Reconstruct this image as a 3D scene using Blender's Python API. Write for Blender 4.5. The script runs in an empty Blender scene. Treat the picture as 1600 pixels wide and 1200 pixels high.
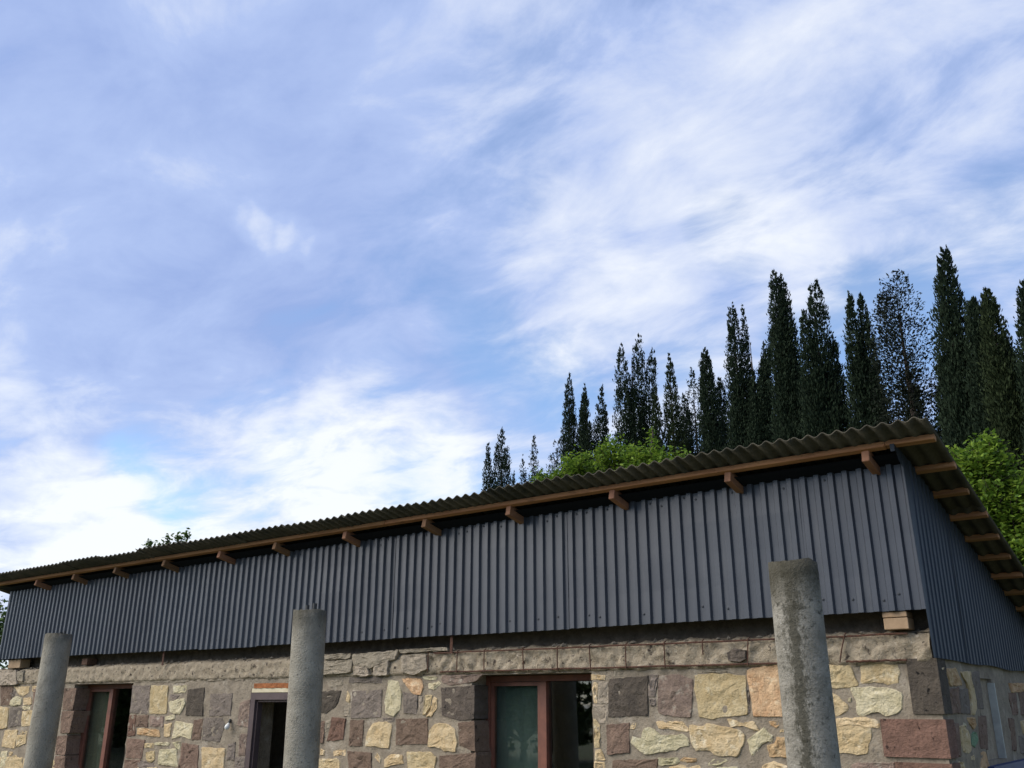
import bpy, math, random
import numpy as np
from mathutils import Vector, Matrix, noise

# ------------------------------------------------------------------ camera
# world: X along the facade (building corner at X=0), Y into the building, Z up, metres
F_PX, YAW, PITCH, ROLL = 1428.7, -0.6535, 0.3393, 0.0033
CAM = np.array([1.8114, -7.3256, 1.7])
cy_, sy_, cp_, sp_ = math.cos(YAW), math.sin(YAW), math.cos(PITCH), math.sin(PITCH)
FWD = np.array([sy_*cp_, cy_*cp_, sp_]); r0 = np.array([cy_, -sy_, 0.0]); u0 = np.cross(r0, FWD)
RGT = math.cos(ROLL)*r0 + math.sin(ROLL)*u0; UPV = -math.sin(ROLL)*r0 + math.cos(ROLL)*u0
scene = bpy.context.scene
col = scene.collection
cam_d = bpy.data.cameras.new('camera'); cam = bpy.data.objects.new('camera', cam_d); col.objects.link(cam)
cam_d.sensor_fit = 'HORIZONTAL'; cam_d.sensor_width = 36.0; cam_d.lens = F_PX/1600*36.0
cam_d.clip_start = 0.05; cam_d.clip_end = 2000
cam.matrix_world = Matrix(((RGT[0], UPV[0], -FWD[0], CAM[0]), (RGT[1], UPV[1], -FWD[1], CAM[1]),
                           (RGT[2], UPV[2], -FWD[2], CAM[2]), (0, 0, 0, 1)))
scene.camera = cam
scene.render.resolution_x, scene.render.resolution_y = 1024, 768

def ray(px, py):
    return FWD + (px-800)/F_PX*RGT - (py-600)/F_PX*UPV
def at_y(px, py, Y):                      # survey: photo point -> point of the plane Y
    d = ray(px, py); return CAM + d*((Y-CAM[1])/d[1])
def at_x(px, py, X):
    d = ray(px, py); return CAM + d*((X-CAM[0])/d[0])
def at_d(px, py, dist):                   # at a horizontal distance from the camera
    d = ray(px, py); return CAM + d*(dist/math.hypot(d[0], d[1]))

# ------------------------------------------------------------------ sky, sun, exposure
SUN_EL, SUN_AZ = math.radians(40), math.atan2(-0.72, -0.69)     # azimuth from +Y towards +X
world = bpy.data.worlds.new('World'); scene.world = world; world.use_nodes = True
def build_sky():
    nt = world.node_tree; nt.nodes.clear(); N = nt.nodes.new; L = nt.links.new
    out = N('ShaderNodeOutputWorld'); mix = N('ShaderNodeMixShader')
    sky = N('ShaderNodeTexSky'); sky.sky_type = 'NISHITA'; sky.sun_disc = False
    sky.sun_elevation = SUN_EL; sky.sun_rotation = SUN_AZ; sky.air_density = 1.0; sky.dust_density = 0.3; sky.ozone_density = 4.0
    b1 = N('ShaderNodeBackground'); b1.inputs[1].default_value = 0.14; L(sky.outputs[0], b1.inputs[0])
    b2 = N('ShaderNodeBackground'); b2.inputs[1].default_value = 0.94
    tc = N('ShaderNodeTexCoord'); D = tc.outputs['Generated']
    def math_(op, a, b=None, clamp=False):
        n = N('ShaderNodeMath'); n.operation = op; n.use_clamp = clamp
        for i, v in enumerate((a, b)):
            if v is None: continue
            if isinstance(v, (int, float)): n.inputs[i].default_value = v
            else: L(v, n.inputs[i])
        return n.outputs[0]
    # the cloud layer: direction projected on a plane overhead
    sep = N('ShaderNodeSeparateXYZ'); L(D, sep.inputs[0])
    zz = math_('ADD', math_('MAXIMUM', sep.outputs[2], 0.0), 0.16)
    comb = N('ShaderNodeCombineXYZ')
    L(math_('DIVIDE', sep.outputs[0], zz), comb.inputs[0]); L(math_('DIVIDE', sep.outputs[1], zz), comb.inputs[1])
    mp = N('ShaderNodeMapping'); mp.inputs['Rotation'].default_value = (0, 0, math.radians(28)); mp.inputs['Scale'].default_value = (1.0, 1.5, 1)
    L(comb.outputs[0], mp.inputs[0])
    def fbm(scale, detail, rough, dist, off, src):
        n = N('ShaderNodeTexNoise'); n.inputs['Scale'].default_value = scale; n.inputs['Detail'].default_value = detail
        n.inputs['Roughness'].default_value = rough; n.inputs['Distortion'].default_value = dist
        m = N('ShaderNodeMapping'); m.inputs['Location'].default_value = off; L(src, m.inputs[0]); L(m.outputs[0], n.inputs['Vector'])
        return n.outputs[0], n.outputs[1]
    wisps, _ = fbm(3.4, 12, 0.60, 0.35, (3.1, 1.7, 0), mp.outputs[0])
    broad, _ = fbm(0.9, 5, 0.5, 0.3, (7.7, 2.2, 0), mp.outputs[0])
    _, warpc = fbm(3.0, 5, 0.55, 0.0, (1.0, 5.0, 2.0), D)
    sub = N('ShaderNodeVectorMath'); sub.operation = 'SUBTRACT'; sub.inputs[1].default_value = (.5, .5, .5); L(warpc, sub.inputs[0])
    sc = N('ShaderNodeVectorMath'); sc.operation = 'SCALE'; sc.inputs['Scale'].default_value = 0.22; L(sub.outputs[0], sc.inputs[0])
    ad = N('ShaderNodeVectorMath'); ad.operation = 'ADD'; L(D, ad.inputs[0]); L(sc.outputs[0], ad.inputs[1])
    nm = N('ShaderNodeVectorMath'); nm.operation = 'NORMALIZE'; L(ad.outputs[0], nm.inputs[0])
    def lobe(px, py, rad, w):
        d = ray(px, py); d = d/np.linalg.norm(d)
        dt = N('ShaderNodeVectorMath'); dt.operation = 'DOT_PRODUCT'; L(nm.outputs[0], dt.inputs[0]); dt.inputs[1].default_value = tuple(d)
        mr = N('ShaderNodeMapRange'); mr.interpolation_type = 'SMOOTHERSTEP'
        mr.inputs[1].default_value = math.cos(rad/F_PX); mr.inputs[2].default_value = 1.0; mr.inputs[3].default_value = 0; mr.inputs[4].default_value = w
        L(dt.outputs['Value'], mr.inputs[0]); return mr.outputs[0]
    def total(lobes, start):
        s = start
        for l in lobes: s = math_('ADD', s, lobe(*l))
        return s
    # thickness of the veil and brightness of the cloud
    veil = math_('ADD', math_('MULTIPLY', wisps, 1.5), math_('MULTIPLY', broad, 0.55))
    veil = total(VEIL_LOBES, math_('ADD', veil, -0.42))
    veil = math_('MULTIPLY', veil, 1.0, True)
    fac = N('ShaderNodeMapRange'); fac.interpolation_type = 'SMOOTHSTEP'; L(veil, fac.inputs[0])
    fac.inputs[1].default_value = 0.22; fac.inputs[2].default_value = 0.98; fac.inputs[3].default_value = 0.16; fac.inputs[4].default_value = 0.93
    lit = math_('ADD', math_('ADD', math_('MULTIPLY', wisps, 1.35), math_('MULTIPLY', broad, 0.40)), -0.47)
    lit = total(LIGHT_LOBES, lit)
    ramp = N('ShaderNodeValToRGB'); L(lit, ramp.inputs[0])
    e = ramp.color_ramp.elements; e[0].position = 0.0; e[0].color = (0.235, 0.312, 0.55, 1); e[1].position = 1.0; e[1].color = (0.69, 0.71, 0.74, 1)
    m = e.new(0.42); m.color = (0.325, 0.405, 0.63, 1)
    L(ramp.outputs[0], b2.inputs[0])
    L(fac.outputs[0], mix.inputs[0]); L(b1.outputs[0], mix.inputs[1]); L(b2.outputs[0], mix.inputs[2]); L(mix.outputs[0], out.inputs[0])
# (photo x, photo y, radius, weight): where the cloud is thicker / thinner, brighter / duller
VEIL_LOBES = [(640, 470, 260, .16), (40, 790, 220, .35), (120, 860, 200, .3), (330, 675, 150, -.40), (200, 715, 110, -.25), (740, 535, 100, -.28), (860, 590, 100, -.28), (560, 480, 200, -.06), (300, 300, 400, .22), (580, 330, 150, -.12),
              (1180, 352, 90, -.35), (1330, 500, 150, -.5), (1420, 440, 110, -.3), (1580, 300, 110, -.25), (300, 790, 300, .5), (950, 460, 200, .3),
              (1150, 440, 180, .25), (1300, 370, 130, .25), (420, 376, 60, .14), (490, 400, 60, .14), (60, 470, 200, .2), (600, 610, 170, .2), (1300, 120, 500, .28), (100, 100, 600, .35), (800, 200, 400, .15)]
LIGHT_LOBES = [(330, 835, 330, .38), (60, 880, 320, .30), (150, 790, 180, .15), (560, 740, 220, .32), (700, 720, 150, .2), (300, 570, 240, -.12), (100, 620, 200, -.05), (560, 520, 200, -.12), (860, 440, 200, .16), (1130, 430, 230, .18), (1330, 380, 200, .15), (1000, 560, 220, .2),
               (400, 368, 42, .16), (435, 382, 45, .18), (475, 396, 42, .18), (515, 410, 36, .16), (60, 470, 230, .18), (560, 640, 150, .14), (1000, 120, 420, .10), (1450, 220, 360, .14), (150, 150, 600, -.10), (330, 330, 350, -.05)]
build_sky()
sun_d = bpy.data.lights.new('sun', 'SUN'); sun_d.energy = 3.1; sun_d.angle = math.radians(60); sun_d.color = (1.0, 0.93, 0.82)
sun = bpy.data.objects.new('sun', sun_d); col.objects.link(sun)
sd = Vector((math.sin(SUN_AZ)*math.cos(SUN_EL), math.cos(SUN_AZ)*math.cos(SUN_EL), math.sin(SUN_EL)))
sun.rotation_euler = sd.to_track_quat('Z', 'Y').to_euler(); sun.location = (-20, -20, 30)
vs = scene.view_settings; vs.view_transform = 'Standard'; vs.look = 'None'; vs.exposure = 0.62; vs.gamma = 1.0; vs.use_curve_mapping = False

# ------------------------------------------------------------------ helpers
rnd = random.Random(7); rng = np.random.default_rng(7)
MATS = {}
def material(name, base, rough=0.8, spots=None, scale=8.0, bump=0.0, bump_scale=40.0, vary=0.0, spec=0.3, stretch=None, layers=(), translucent=0.0, island=0.0):
    """procedural surface: base colour mottled towards spots, optional extra layers (colour, scale, lo, hi, stretch), object-to-object variation"""
    m = bpy.data.materials.new(name); m.use_nodes = True; nt = m.node_tree; N = nt.nodes.new; L = nt.links.new
    bs = nt.nodes['Principled BSDF']; bs.inputs['Roughness'].default_value = rough; bs.inputs['Specular IOR Level'].default_value = spec
    tc = N('ShaderNodeTexCoord'); oi = N('ShaderNodeObjectInfo')
    off = N('ShaderNodeVectorMath'); off.operation = 'MULTIPLY_ADD'; off.inputs[0].default_value = (37.0, 11.0, 23.0)
    L(oi.outputs['Random'], off.inputs[1]); L(tc.outputs['Object'], off.inputs[2])
    def tex(s, detail=6, st=None, rg=0.6):
        n = N('ShaderNodeTexNoise'); n.inputs['Scale'].default_value = s; n.inputs['Detail'].default_value = detail; n.inputs['Roughness'].default_value = rg
        if st:
            mp = N('ShaderNodeMapping'); mp.inputs['Scale'].default_value = st; L(off.outputs[0], mp.inputs[0]); L(mp.outputs[0], n.inputs['Vector'])
        else: L(off.outputs[0], n.inputs['Vector'])
        return n.outputs[0]
    def mixc(fac, a, b):
        x = N('ShaderNodeMix'); x.data_type = 'RGBA'
        if isinstance(fac, float): x.inputs[0].default_value = fac
        else: L(fac, x.inputs[0])
        for i, v in ((6, a), (7, b)):
            if isinstance(v, tuple): x.inputs[i].default_value = (*v, 1)
            else: L(v, x.inputs[i])
        return x.outputs[2]
    def rng_(src, lo, hi):
        r = N('ShaderNodeMapRange'); r.inputs[1].default_value = lo; r.inputs[2].default_value = hi; L(src, r.inputs[0]); return r.outputs[0]
    c = base
    if spots: c = mixc(rng_(tex(scale, 7, stretch), 0.35, 0.68), base, spots)
    for (lc, ls, lo, hi, st) in layers: c = mixc(rng_(tex(ls, 5, st), lo, hi), c, lc)
    if vary or island:
        hs = N('ShaderNodeHueSaturation')
        src = oi.outputs['Random']
        if island:
            g = N('ShaderNodeNewGeometry'); src = g.outputs['Random Per Island']
        k = vary or island
        r = N('ShaderNodeMapRange'); r.inputs[3].default_value = 1-k; r.inputs[4].default_value = 1+k; L(src, r.inputs[0]); L(r.outputs[0], hs.inputs['Value'])
        r2 = N('ShaderNodeMapRange'); r2.inputs[3].default_value = 0.5+0.03*k; r2.inputs[4].default_value = 0.5-0.05*k; L(src, r2.inputs[0]); L(r2.outputs[0], hs.inputs['Hue'])
        if isinstance(c, tuple): hs.inputs['Color'].default_value = (*c, 1)
        else: L(c, hs.inputs['Color'])
        c = hs.outputs[0]
    if isinstance(c, tuple): bs.inputs['Base Color'].default_value = (*c, 1)
    else: L(c, bs.inputs['Base Color'])
    if bump:
        b = N('ShaderNodeBump'); b.inputs['Strength'].default_value = bump; b.inputs['Distance'].default_value = 0.02
        L(tex(bump_scale, 8, None, 0.65), b.inputs['Height']); L(b.outputs[0], bs.inputs['Normal'])
    if translucent:
        t = N('ShaderNodeBsdfTranslucent')
        if isinstance(c, tuple): t.inputs[0].default_value = (*c, 1)
        else: L(c, t.inputs[0])
        mx = N('ShaderNodeMixShader'); mx.inputs[0].default_value = translucent
        L(bs.outputs[0], mx.inputs[1]); L(t.outputs[0], mx.inputs[2]); L(mx.outputs[0], nt.nodes['Material Output'].inputs[0])
    MATS[name] = m
    return m

class MB:
    """collects shapes for ONE mesh object"""
    def __init__(s): s.v = []; s.f = []
    def add(s, vs, fs):
        o = len(s.v); s.v += [tuple(map(float, v)) for v in vs]; s.f += [tuple(i+o for i in f) for f in fs]
    def box(s, x0, x1, y0, y1, z0, z1):
        s.add([(x, y, z) for x in (x0, x1) for y in (y0, y1) for z in (z0, z1)],
              [(0, 1, 3, 2), (4, 6, 7, 5), (0, 4, 5, 1), (2, 3, 7, 6), (0, 2, 6, 4), (1, 5, 7, 3)])
    def beam(s, a, b, up, w, h):
        """box from a to b, w across, h along up, a and b on its centre line"""
        a, b, up = Vector(a), Vector(b), Vector(up).normalized(); d = (b-a).normalized(); sd_ = d.cross(up).normalized(); up = sd_.cross(d)
        vs = [p + sd_*(sx*w/2) + up*(sz*h/2) for p in (a, b) for sx in (-1, 1) for sz in (-1, 1)]
        s.add(vs, [(0, 1, 3, 2), (4, 6, 7, 5), (0, 4, 5, 1), (2, 3, 7, 6), (0, 2, 6, 4), (1, 5, 7, 3)])
    def tube(s, pts, rad, n=8, cap=True):
        pts = [Vector(p) for p in pts]; rad = rad if isinstance(rad, (list, tuple)) else [rad]*len(pts); o = len(s.v); vs = []; fs = []
        for i, p in enumerate(pts):
            d = (pts[min(i+1, len(pts)-1)]-pts[max(i-1, 0)]).normalized()
            a = d.cross(Vector((0.31, 0.9, 0.13))).normalized(); b = d.cross(a)
            vs += [p + (a*math.cos(2*math.pi*k/n) + b*math.sin(2*math.pi*k/n))*rad[i] for k in range(n)]
        for i in range(len(pts)-1):
            for k in range(n): fs.append((i*n+k, i*n+(k+1) % n, (i+1)*n+(k+1) % n, (i+1)*n+k))
        if cap: fs += [tuple(range(n))[::-1], tuple(range((len(pts)-1)*n, len(pts)*n))]
        s.add(vs, fs)
    def build(s, name, mat, parent=None, smooth=False, origin=None):
        me = bpy.data.meshes.new(name)
        v = s.v
        if origin is not None: v = [(a-origin[0], b-origin[1], c-origin[2]) for a, b, c in v]
        me.from_pydata(v, [], s.f); me.materials.append(MATS[mat]); me.update()
        import bmesh as _b
        bm = _b.new(); bm.from_mesh(me); _b.ops.recalc_face_normals(bm, faces=bm.faces); bm.to_mesh(me); bm.free()
        if smooth: me.polygons.foreach_set('use_smooth', [True]*len(me.polygons))
        o = bpy.data.objects.new(name, me); col.objects.link(o); o.parent = parent
        if origin is not None: o.location = origin
        return o
def empty(name, loc):
    o = bpy.data.objects.new(name, None); col.objects.link(o); o.location = loc; o.empty_display_size = 0.2; return o
def tag(o, label=None, cat=None, group=None, kind=None):
    for k, v in (('label', label), ('category', cat), ('group', group), ('kind', kind)):
        if v: o[k] = v
    return o
def local(o, parent):           # parent at a moved Empty, keep the world place
    o.parent = parent; o.matrix_parent_inverse = Matrix.Translation(parent.location).inverted(); return o

# ------------------------------------------------------------------ materials
material('ground', (.10, .085, .055), .95, (.07, .10, .03), .8, .4, 6)
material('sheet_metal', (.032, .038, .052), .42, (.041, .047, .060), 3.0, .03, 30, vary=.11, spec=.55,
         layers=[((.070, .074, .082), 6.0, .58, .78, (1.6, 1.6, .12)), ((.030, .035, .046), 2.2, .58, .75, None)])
material('shaded_sheet_metal', (.022, .029, .043), .6, (.029, .036, .050), 3.0, .02, 30, spec=.25, layers=[((.10, .11, .125), 9.0, .68, .74, (1.0, 6.0, .12))])  # same sheet metal, its shade on the side wall put into a darker colour
material('fibre_cement', (.098, .086, .062), .95, (.055, .050, .037), 7.0, .5, 60, vary=.1, layers=[((.035, .036, .028), 2.5, .52, .72, None)])
material('timber', (.42, .22, .10), .8, (.24, .115, .055), 7.0, .4, 30, vary=.15, spec=.15, stretch=(.18, 3, 3), layers=[((.13, .07, .04), 3.0, .62, .75, (.6, 2, 2))])
material('rafter_timber', (.34, .18, .095), .8, (.20, .105, .060), 5.0, .3, 30, vary=.25, stretch=(2, .3, 2))
material('concrete', (.34, .312, .252), .93, (.23, .208, .165), 6.0, .9, 60, vary=.03, layers=[((.14, .13, .105), 30.0, .58, .72, None), ((.38, .355, .30), 3.0, .58, .8, None)])
material('concrete_mossy', (.33, .306, .258), .95, (.20, .184, .150), 8.0, .9, 60, spec=.15, layers=[((.40, .38, .34), 40.0, .62, .74, None), ((.09, .085, .068), 24.0, .56, .70, None)])
material('mortar', (.31, .258, .190), .95, (.205, .168, .124), 9.0, .8, 45, layers=[((.41, .355, .28), 4.0, .56, .74, None), ((.12, .10, .085), 22.0, .60, .74, None)])
material('rough_concrete', (.38, .315, .225), .95, (.26, .21, .145), 14.0, 1.0, 55, layers=[((.50, .43, .33), 24.0, .60, .72, None), ((.055, .042, .033), 17.0, .57, .67, None)])
material('beam_plaster', (.235, .205, .160), .95, (.170, .145, .112), 7.0, .8, 45, layers=[((.075, .06, .05), 10.0, .64, .74, None)])
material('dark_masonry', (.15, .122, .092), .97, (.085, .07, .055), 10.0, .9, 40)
STONE = {
    'y': ((.60, .475, .285), (.47, .345, .18), (.70, .61, .43)),
    'p': ((.58, .515, .345), (.46, .40, .24), (.68, .63, .47)),
    'o': ((.58, .41, .235), (.43, .26, .13), (.66, .53, .34)),
    'b': ((.235, .162, .118), (.160, .108, .080), (.050, .037, .028)),
    'g': ((.235, .195, .160), (.165, .137, .112), (.075, .061, .050)),
    'd': ((.125, .102, .080), (.080, .066, .053), (.018, .016, .015)),
    'r': ((.215, .128, .092), (.145, .088, .064), (.045, .028, .022)),
    'k': ((.29, .215, .165), (.17, .125, .10), (.46, .41, .33)),
    'm': ((.38, .32, .24), (.28, .235, .175), (.20, .17, .13)),
    'e': ((.14, .25, .15), (.20, .26, .16), (.40, .36, .22)),
}
for k, (a, b, c) in STONE.items():
    holes = k in 'bgdr'
    material('stone_'+k, a, .95, b, 9.0, 1.0, 45, vary=.14, spec=.15, layers=[(c, 16.0 if holes else 11.0, .64 if holes else .56, .68 if holes else .72, None), (tuple(.55*v for v in b), 28.0, .60, .72, None)])
material('attic_shade', (.012, .014, .022), .8, None, spec=.1)  # near-black colour standing in for the shade under the roof
material('rust', (.11, .050, .030), .9, (.06, .032, .024), 25, .5, 80)
material('window_paint', (.20, .075, .046), .55, (.13, .050, .034), 8, .1, 30, spec=.4)
material('door_paint', (.095, .068, .066), .6, (.07, .05, .05), 8, .1, 30)
material('cream_paint', (.62, .56, .40), .8, (.5, .43, .28), 8, .2, 30)
material('foam', (.36, .13, .045), .9, (.22, .08, .03), 20, .8, 30)
material('white_plastic', (.72, .72, .68), .35, None)
material('grey_plastic', (.04, .04, .038), .6, None)
material('pale_timber', (.40, .275, .165), .8, (.29, .19, .11), 6, .3, 25, vary=.1)
material('dull_trim', (.42, .42, .39), .6, (.3, .3, .28), 10)
material('blue_paint', (.03, .05, .16), .5, (.02, .035, .11), 4, .1, 30)
material('room_plaster', (.36, .34, .32), .95, (.22, .205, .19), 3, .5, 20)
material('curtain', (.115, .135, .130), .9, (.09, .105, .10), 2, .2, 20)
material('curtain_brown', (.15, .135, .105), .9, (.10, .09, .068), 2, .2, 20)
material('cypress', (.015, .026, .0135), .85, None, spec=.12, island=.45, translucent=.10)
material('cypress_olive', (.020, .031, .012), .85, None, spec=.12, island=.45, translucent=.10)
material('conifer_brown', (.014, .019, .012), .85, None, spec=.12, island=.5, translucent=.10)
material('spring_leaf', (.125, .215, .026), .65, None, spec=.2, island=.5, translucent=.42)
material('dull_leaf', (.075, .125, .035), .7, None, spec=.2, island=.4, translucent=.45)
material('bark', (.075, .058, .045), .95, (.045, .036, .03), 10, .8, 25)
def glass(name):
    m = bpy.data.materials.new(name); m.use_nodes = True; nt = m.node_tree; N = nt.nodes.new; L = nt.links.new
    tr = N('ShaderNodeBsdfTransparent'); tr.inputs[0].default_value = (.82, .88, .85, 1)
    gl = N('ShaderNodeBsdfGlossy'); gl.inputs['Roughness'].default_value = .015
    ge = N('ShaderNodeNewGeometry'); dt = N('ShaderNodeVectorMath'); dt.operation = 'DOT_PRODUCT'; L(ge.outputs['Normal'], dt.inputs[0]); L(ge.outputs['Incoming'], dt.inputs[1])
    def mt(op, a, b=0.0):
        n = N('ShaderNodeMath'); n.operation = op; n.use_clamp = op == 'MULTIPLY_ADD'
        for i, v in enumerate((a, b)):
            if isinstance(v, (int, float)): n.inputs[i].default_value = v
            else: L(v, n.inputs[i])
        return n
    mu = mt('MULTIPLY_ADD', mt('POWER', mt('SUBTRACT', 1.0, mt('ABSOLUTE', dt.outputs['Value']).outputs[0]).outputs[0], 5.0).outputs[0], .92); mu.inputs[2].default_value = .10
    nz = N('ShaderNodeTexNoise'); nz.inputs['Scale'].default_value = 2.5; bp = N('ShaderNodeBump'); bp.inputs['Strength'].default_value = .03; L(nz.outputs[0], bp.inputs['Height']); L(bp.outputs[0], gl.inputs['Normal'])
    mx = N('ShaderNodeMixShader'); L(mu.outputs[0], mx.inputs[0]); L(tr.outputs[0], mx.inputs[1]); L(gl.outputs[0], mx.inputs[2]); L(mx.outputs[0], nt.nodes['Material Output'].inputs[0])
    MATS[name] = m
glass('glass')
def moss_streak(m, u_dir, u0_, w, top):
    """a weathering stain: dark growth down one side of the column and a collar below its top"""
    nt = m.node_tree; N = nt.nodes.new; L = nt.links.new; bs = nt.nodes['Principled BSDF']; src = bs.inputs['Base Color'].links[0].from_socket
    tc = N('ShaderNodeTexCoord'); dt = N('ShaderNodeVectorMath'); dt.operation = 'DOT_PRODUCT'; dt.inputs[1].default_value = u_dir; L(tc.outputs['Object'], dt.inputs[0])
    sp = N('ShaderNodeSeparateXYZ'); L(tc.outputs['Object'], sp.inputs[0])
    def mth(op, a, b):
        n = N('ShaderNodeMath'); n.operation = op
        for i, v in enumerate((a, b)):
            if isinstance(v, (int, float)): n.inputs[i].default_value = v
            else: L(v, n.inputs[i])
        return n.outputs[0]
    def no(scale, st):
        mp = N('ShaderNodeMapping'); mp.inputs['Scale'].default_value = st; L(tc.outputs['Object'], mp.inputs[0]); n = N('ShaderNodeTexNoise'); n.inputs['Scale'].default_value = scale; n.inputs['Detail'].default_value = 8; n.inputs['Roughness'].default_value = .7; L(mp.outputs[0], n.inputs['Vector']); return mth('SUBTRACT', n.outputs[0], .5)
    def mr(v, a, b):
        n = N('ShaderNodeMapRange'); n.interpolation_type = 'SMOOTHSTEP'; n.inputs[1].default_value = a; n.inputs[2].default_value = b; L(v, n.inputs[0]); return n.outputs[0]
    off = mth('ABSOLUTE', mth('ADD', mth('SUBTRACT', dt.outputs['Value'], u0_), mth('MULTIPLY', no(9, (1, 1, .5)), .10)), 0)
    streak = mr(mth('ADD', off, mth('MULTIPLY', no(38, (1, 1, .5)), .22)), w, w*.25)
    collar = mth('MULTIPLY', mr(mth('ADD', sp.outputs[2], mth('MULTIPLY', no(10, (1, 1, .4)), .45)), top-.34, top-.04), .85)
    f = mth('MAXIMUM', mth('MULTIPLY', streak, .74), collar)
    mx = N('ShaderNodeMix'); mx.data_type = 'RGBA'; L(f, mx.inputs[0]); L(src, mx.inputs[6]); mx.inputs[7].default_value = (.040, .036, .022, 1); L(mx.outputs[2], bs.inputs['Base Color'])
moss_streak(MATS['concrete_mossy'], (.93, .36, 0), -.045, .06, 2.56)
moss_streak(MATS['concrete'], (.93, .36, 0), -9.0, .05, 2.60)

# ------------------------------------------------------------------ the setting: ground
g = MB(); g.add([(-600, -600, 0), (600, -600, 0), (600, 600, 0), (-600, 600, 0)], [(0, 1, 2, 3)])
tag(g.build('ground', 'ground'), 'bare earth and grass ground around the stone house', kind='structure')

# ------------------------------------------------------------------ the house
WF = 0.10                  # mortar face of the front wall
X_L, X_R, Y_B = -14.62, 0.03, 5.0
OPEN = [(-12.04, -10.47, 0.50, 1.995), (-7.86, -6.95, 0.0, 1.90), (-4.365, -2.945, 0.50, 2.0)]   # window, door, window
house = empty('stone_house', (X_R, WF, 0))
tag(house, 'rubble stone house with graphite corrugated metal cladding under a lean-to corrugated roof', 'house')

def nz(x, y, z, s, o=0.0): return noise.fractal(Vector((x*s+o, y*s-o, z*s+2*o)), 0.9, 2.1, 4)

def breaks(lo, hi, step, fixed):
    pts = sorted(set([lo, hi] + [f for f in fixed if lo < f < hi])); out = []
    for a, b in zip(pts[:-1], pts[1:]):
        n = max(1, round((b-a)/step)); out += [a+(b-a)*i/n for i in range(n)]
    return out + [hi]
def rough_face(mb, us, vs, place, depth, amp, scale, skip=lambda u, v: False, back=None):
    """grid of a rough masonry face; place(u, v, d) gives the point, d is the outward displacement"""
    idx = {}; V = []; Fs = []
    def vid(i, j):
        if (i, j) not in idx:
            u, v = us[i], vs[j]; d = amp*nz(u, 0.0, v, scale, 3.3) + 0.35*amp*nz(u, 1.0, v, scale*4, 1.1)
            idx[(i, j)] = len(V); V.append(place(u, v, d))
        return idx[(i, j)]
    for i in range(len(us)-1):
        for j in range(len(vs)-1):
            if skip((us[i]+us[i+1])/2, (vs[j]+vs[j+1])/2): continue
            Fs.append((vid(i, j), vid(i+1, j), vid(i+1, j+1), vid(i, j+1)))
    mb.add(V, Fs)

def in_open(u, v): return any(a < u < b and c < v < d for a, b, c, d in OPEN)
wall_mb = MB()
us = breaks(X_L, X_R, .035, [o[i] for o in OPEN for i in (0, 1)]); vs_ = breaks(0.0, 1.1, .2, [.50]) [:-1] + breaks(1.1, 2.01, .035, [o[3] for o in OPEN])
rough_face(wall_mb, us, vs_, lambda u, v, d: (u, WF-d, v), 0, .010, 9, in_open)
for a, b, c, d in OPEN:                                            # reveals
    t = WF+.36
    wall_mb.add([(a, WF-.004, c), (a, t, c), (a, t, d), (a, WF-.004, d)], [(0, 1, 2, 3)]); wall_mb.add([(b, WF-.004, c), (b, t, c), (b, t, d), (b, WF-.004, d)], [(0, 1, 2, 3)])
    wall_mb.add([(a, WF-.004, d), (b, WF-.004, d), (b, t, d), (a, t, d)], [(0, 1, 2, 3)])
    if c > 0: wall_mb.add([(a, WF-.004, c), (b, WF-.004, c), (b, t, c), (a, t, c)], [(0, 1, 2, 3)])
SIDE_OPEN = (1.32, 1.93, 1.30, 1.94)
ys = breaks(WF, Y_B, .05, SIDE_OPEN[:2])
rough_face(wall_mb, ys, breaks(0, 1.1, .2, [])[:-1]+breaks(1.1, 2.24, .04, SIDE_OPEN[2:]), lambda u, v, d: (X_R+d, u, v), 0, .012, 7, lambda u, v: SIDE_OPEN[0] < u < SIDE_OPEN[1] and SIDE_OPEN[2] < v < SIDE_OPEN[3])
a, b, c, d = SIDE_OPEN
for q in ([(a, c), (a, d)], [(b, c), (b, d)], [(a, d), (b, d)], [(a, c), (b, c)]):
    (y0, z0), (y1, z1) = q; wall_mb.add([(X_R+.002, y0, z0), (X_R+.002, y1, z1), (X_R-.3, y1, z1), (X_R-.3, y0, z0)], [(0, 1, 2, 3)])
wall_mb.add([(X_L, WF, 0), (X_L, Y_B, 0), (X_L, Y_B, 2.24), (X_L, WF, 2.24)], [(0, 1, 2, 3)]); wall_mb.add([(X_L, Y_B, 0), (X_R, Y_B, 0), (X_R, Y_B, 2.24), (X_L, Y_B, 2.24)], [(0, 1, 2, 3)])
wall = local(wall_mb.build('wall', 'mortar', smooth=True), house)

room = MB()                                                         # inside: a dim room shell behind the openings
room.add([(X_L+.3, 2.6, 0), (X_R-.3, 2.6, 0), (X_R-.3, 2.6, 2.2), (X_L+.3, 2.6, 2.2)], [(0, 1, 2, 3)])
room.add([(X_L, WF+.36, 2.22), (X_R-.02, WF+.36, 2.22), (X_R-.02, Y_B, 2.22), (X_L, Y_B, 2.22)], [(0, 1, 2, 3)])
for x in (-9.3, -5.6): room.box(x-.1, x+.1, WF+.36, 2.6, 0, 2.2)
pa = [X_L+.01]+[v for o in OPEN for v in o[:2]]+[X_R-.03]
for i in range(0, len(pa), 2): room.add([(pa[i], WF+.359, 0), (pa[i+1], WF+.359, 0), (pa[i+1], WF+.359, 2.2), (pa[i], WF+.359, 2.2)], [(0, 1, 2, 3)])
local(room.build('inner_wall', 'room_plaster'), house)

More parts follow.
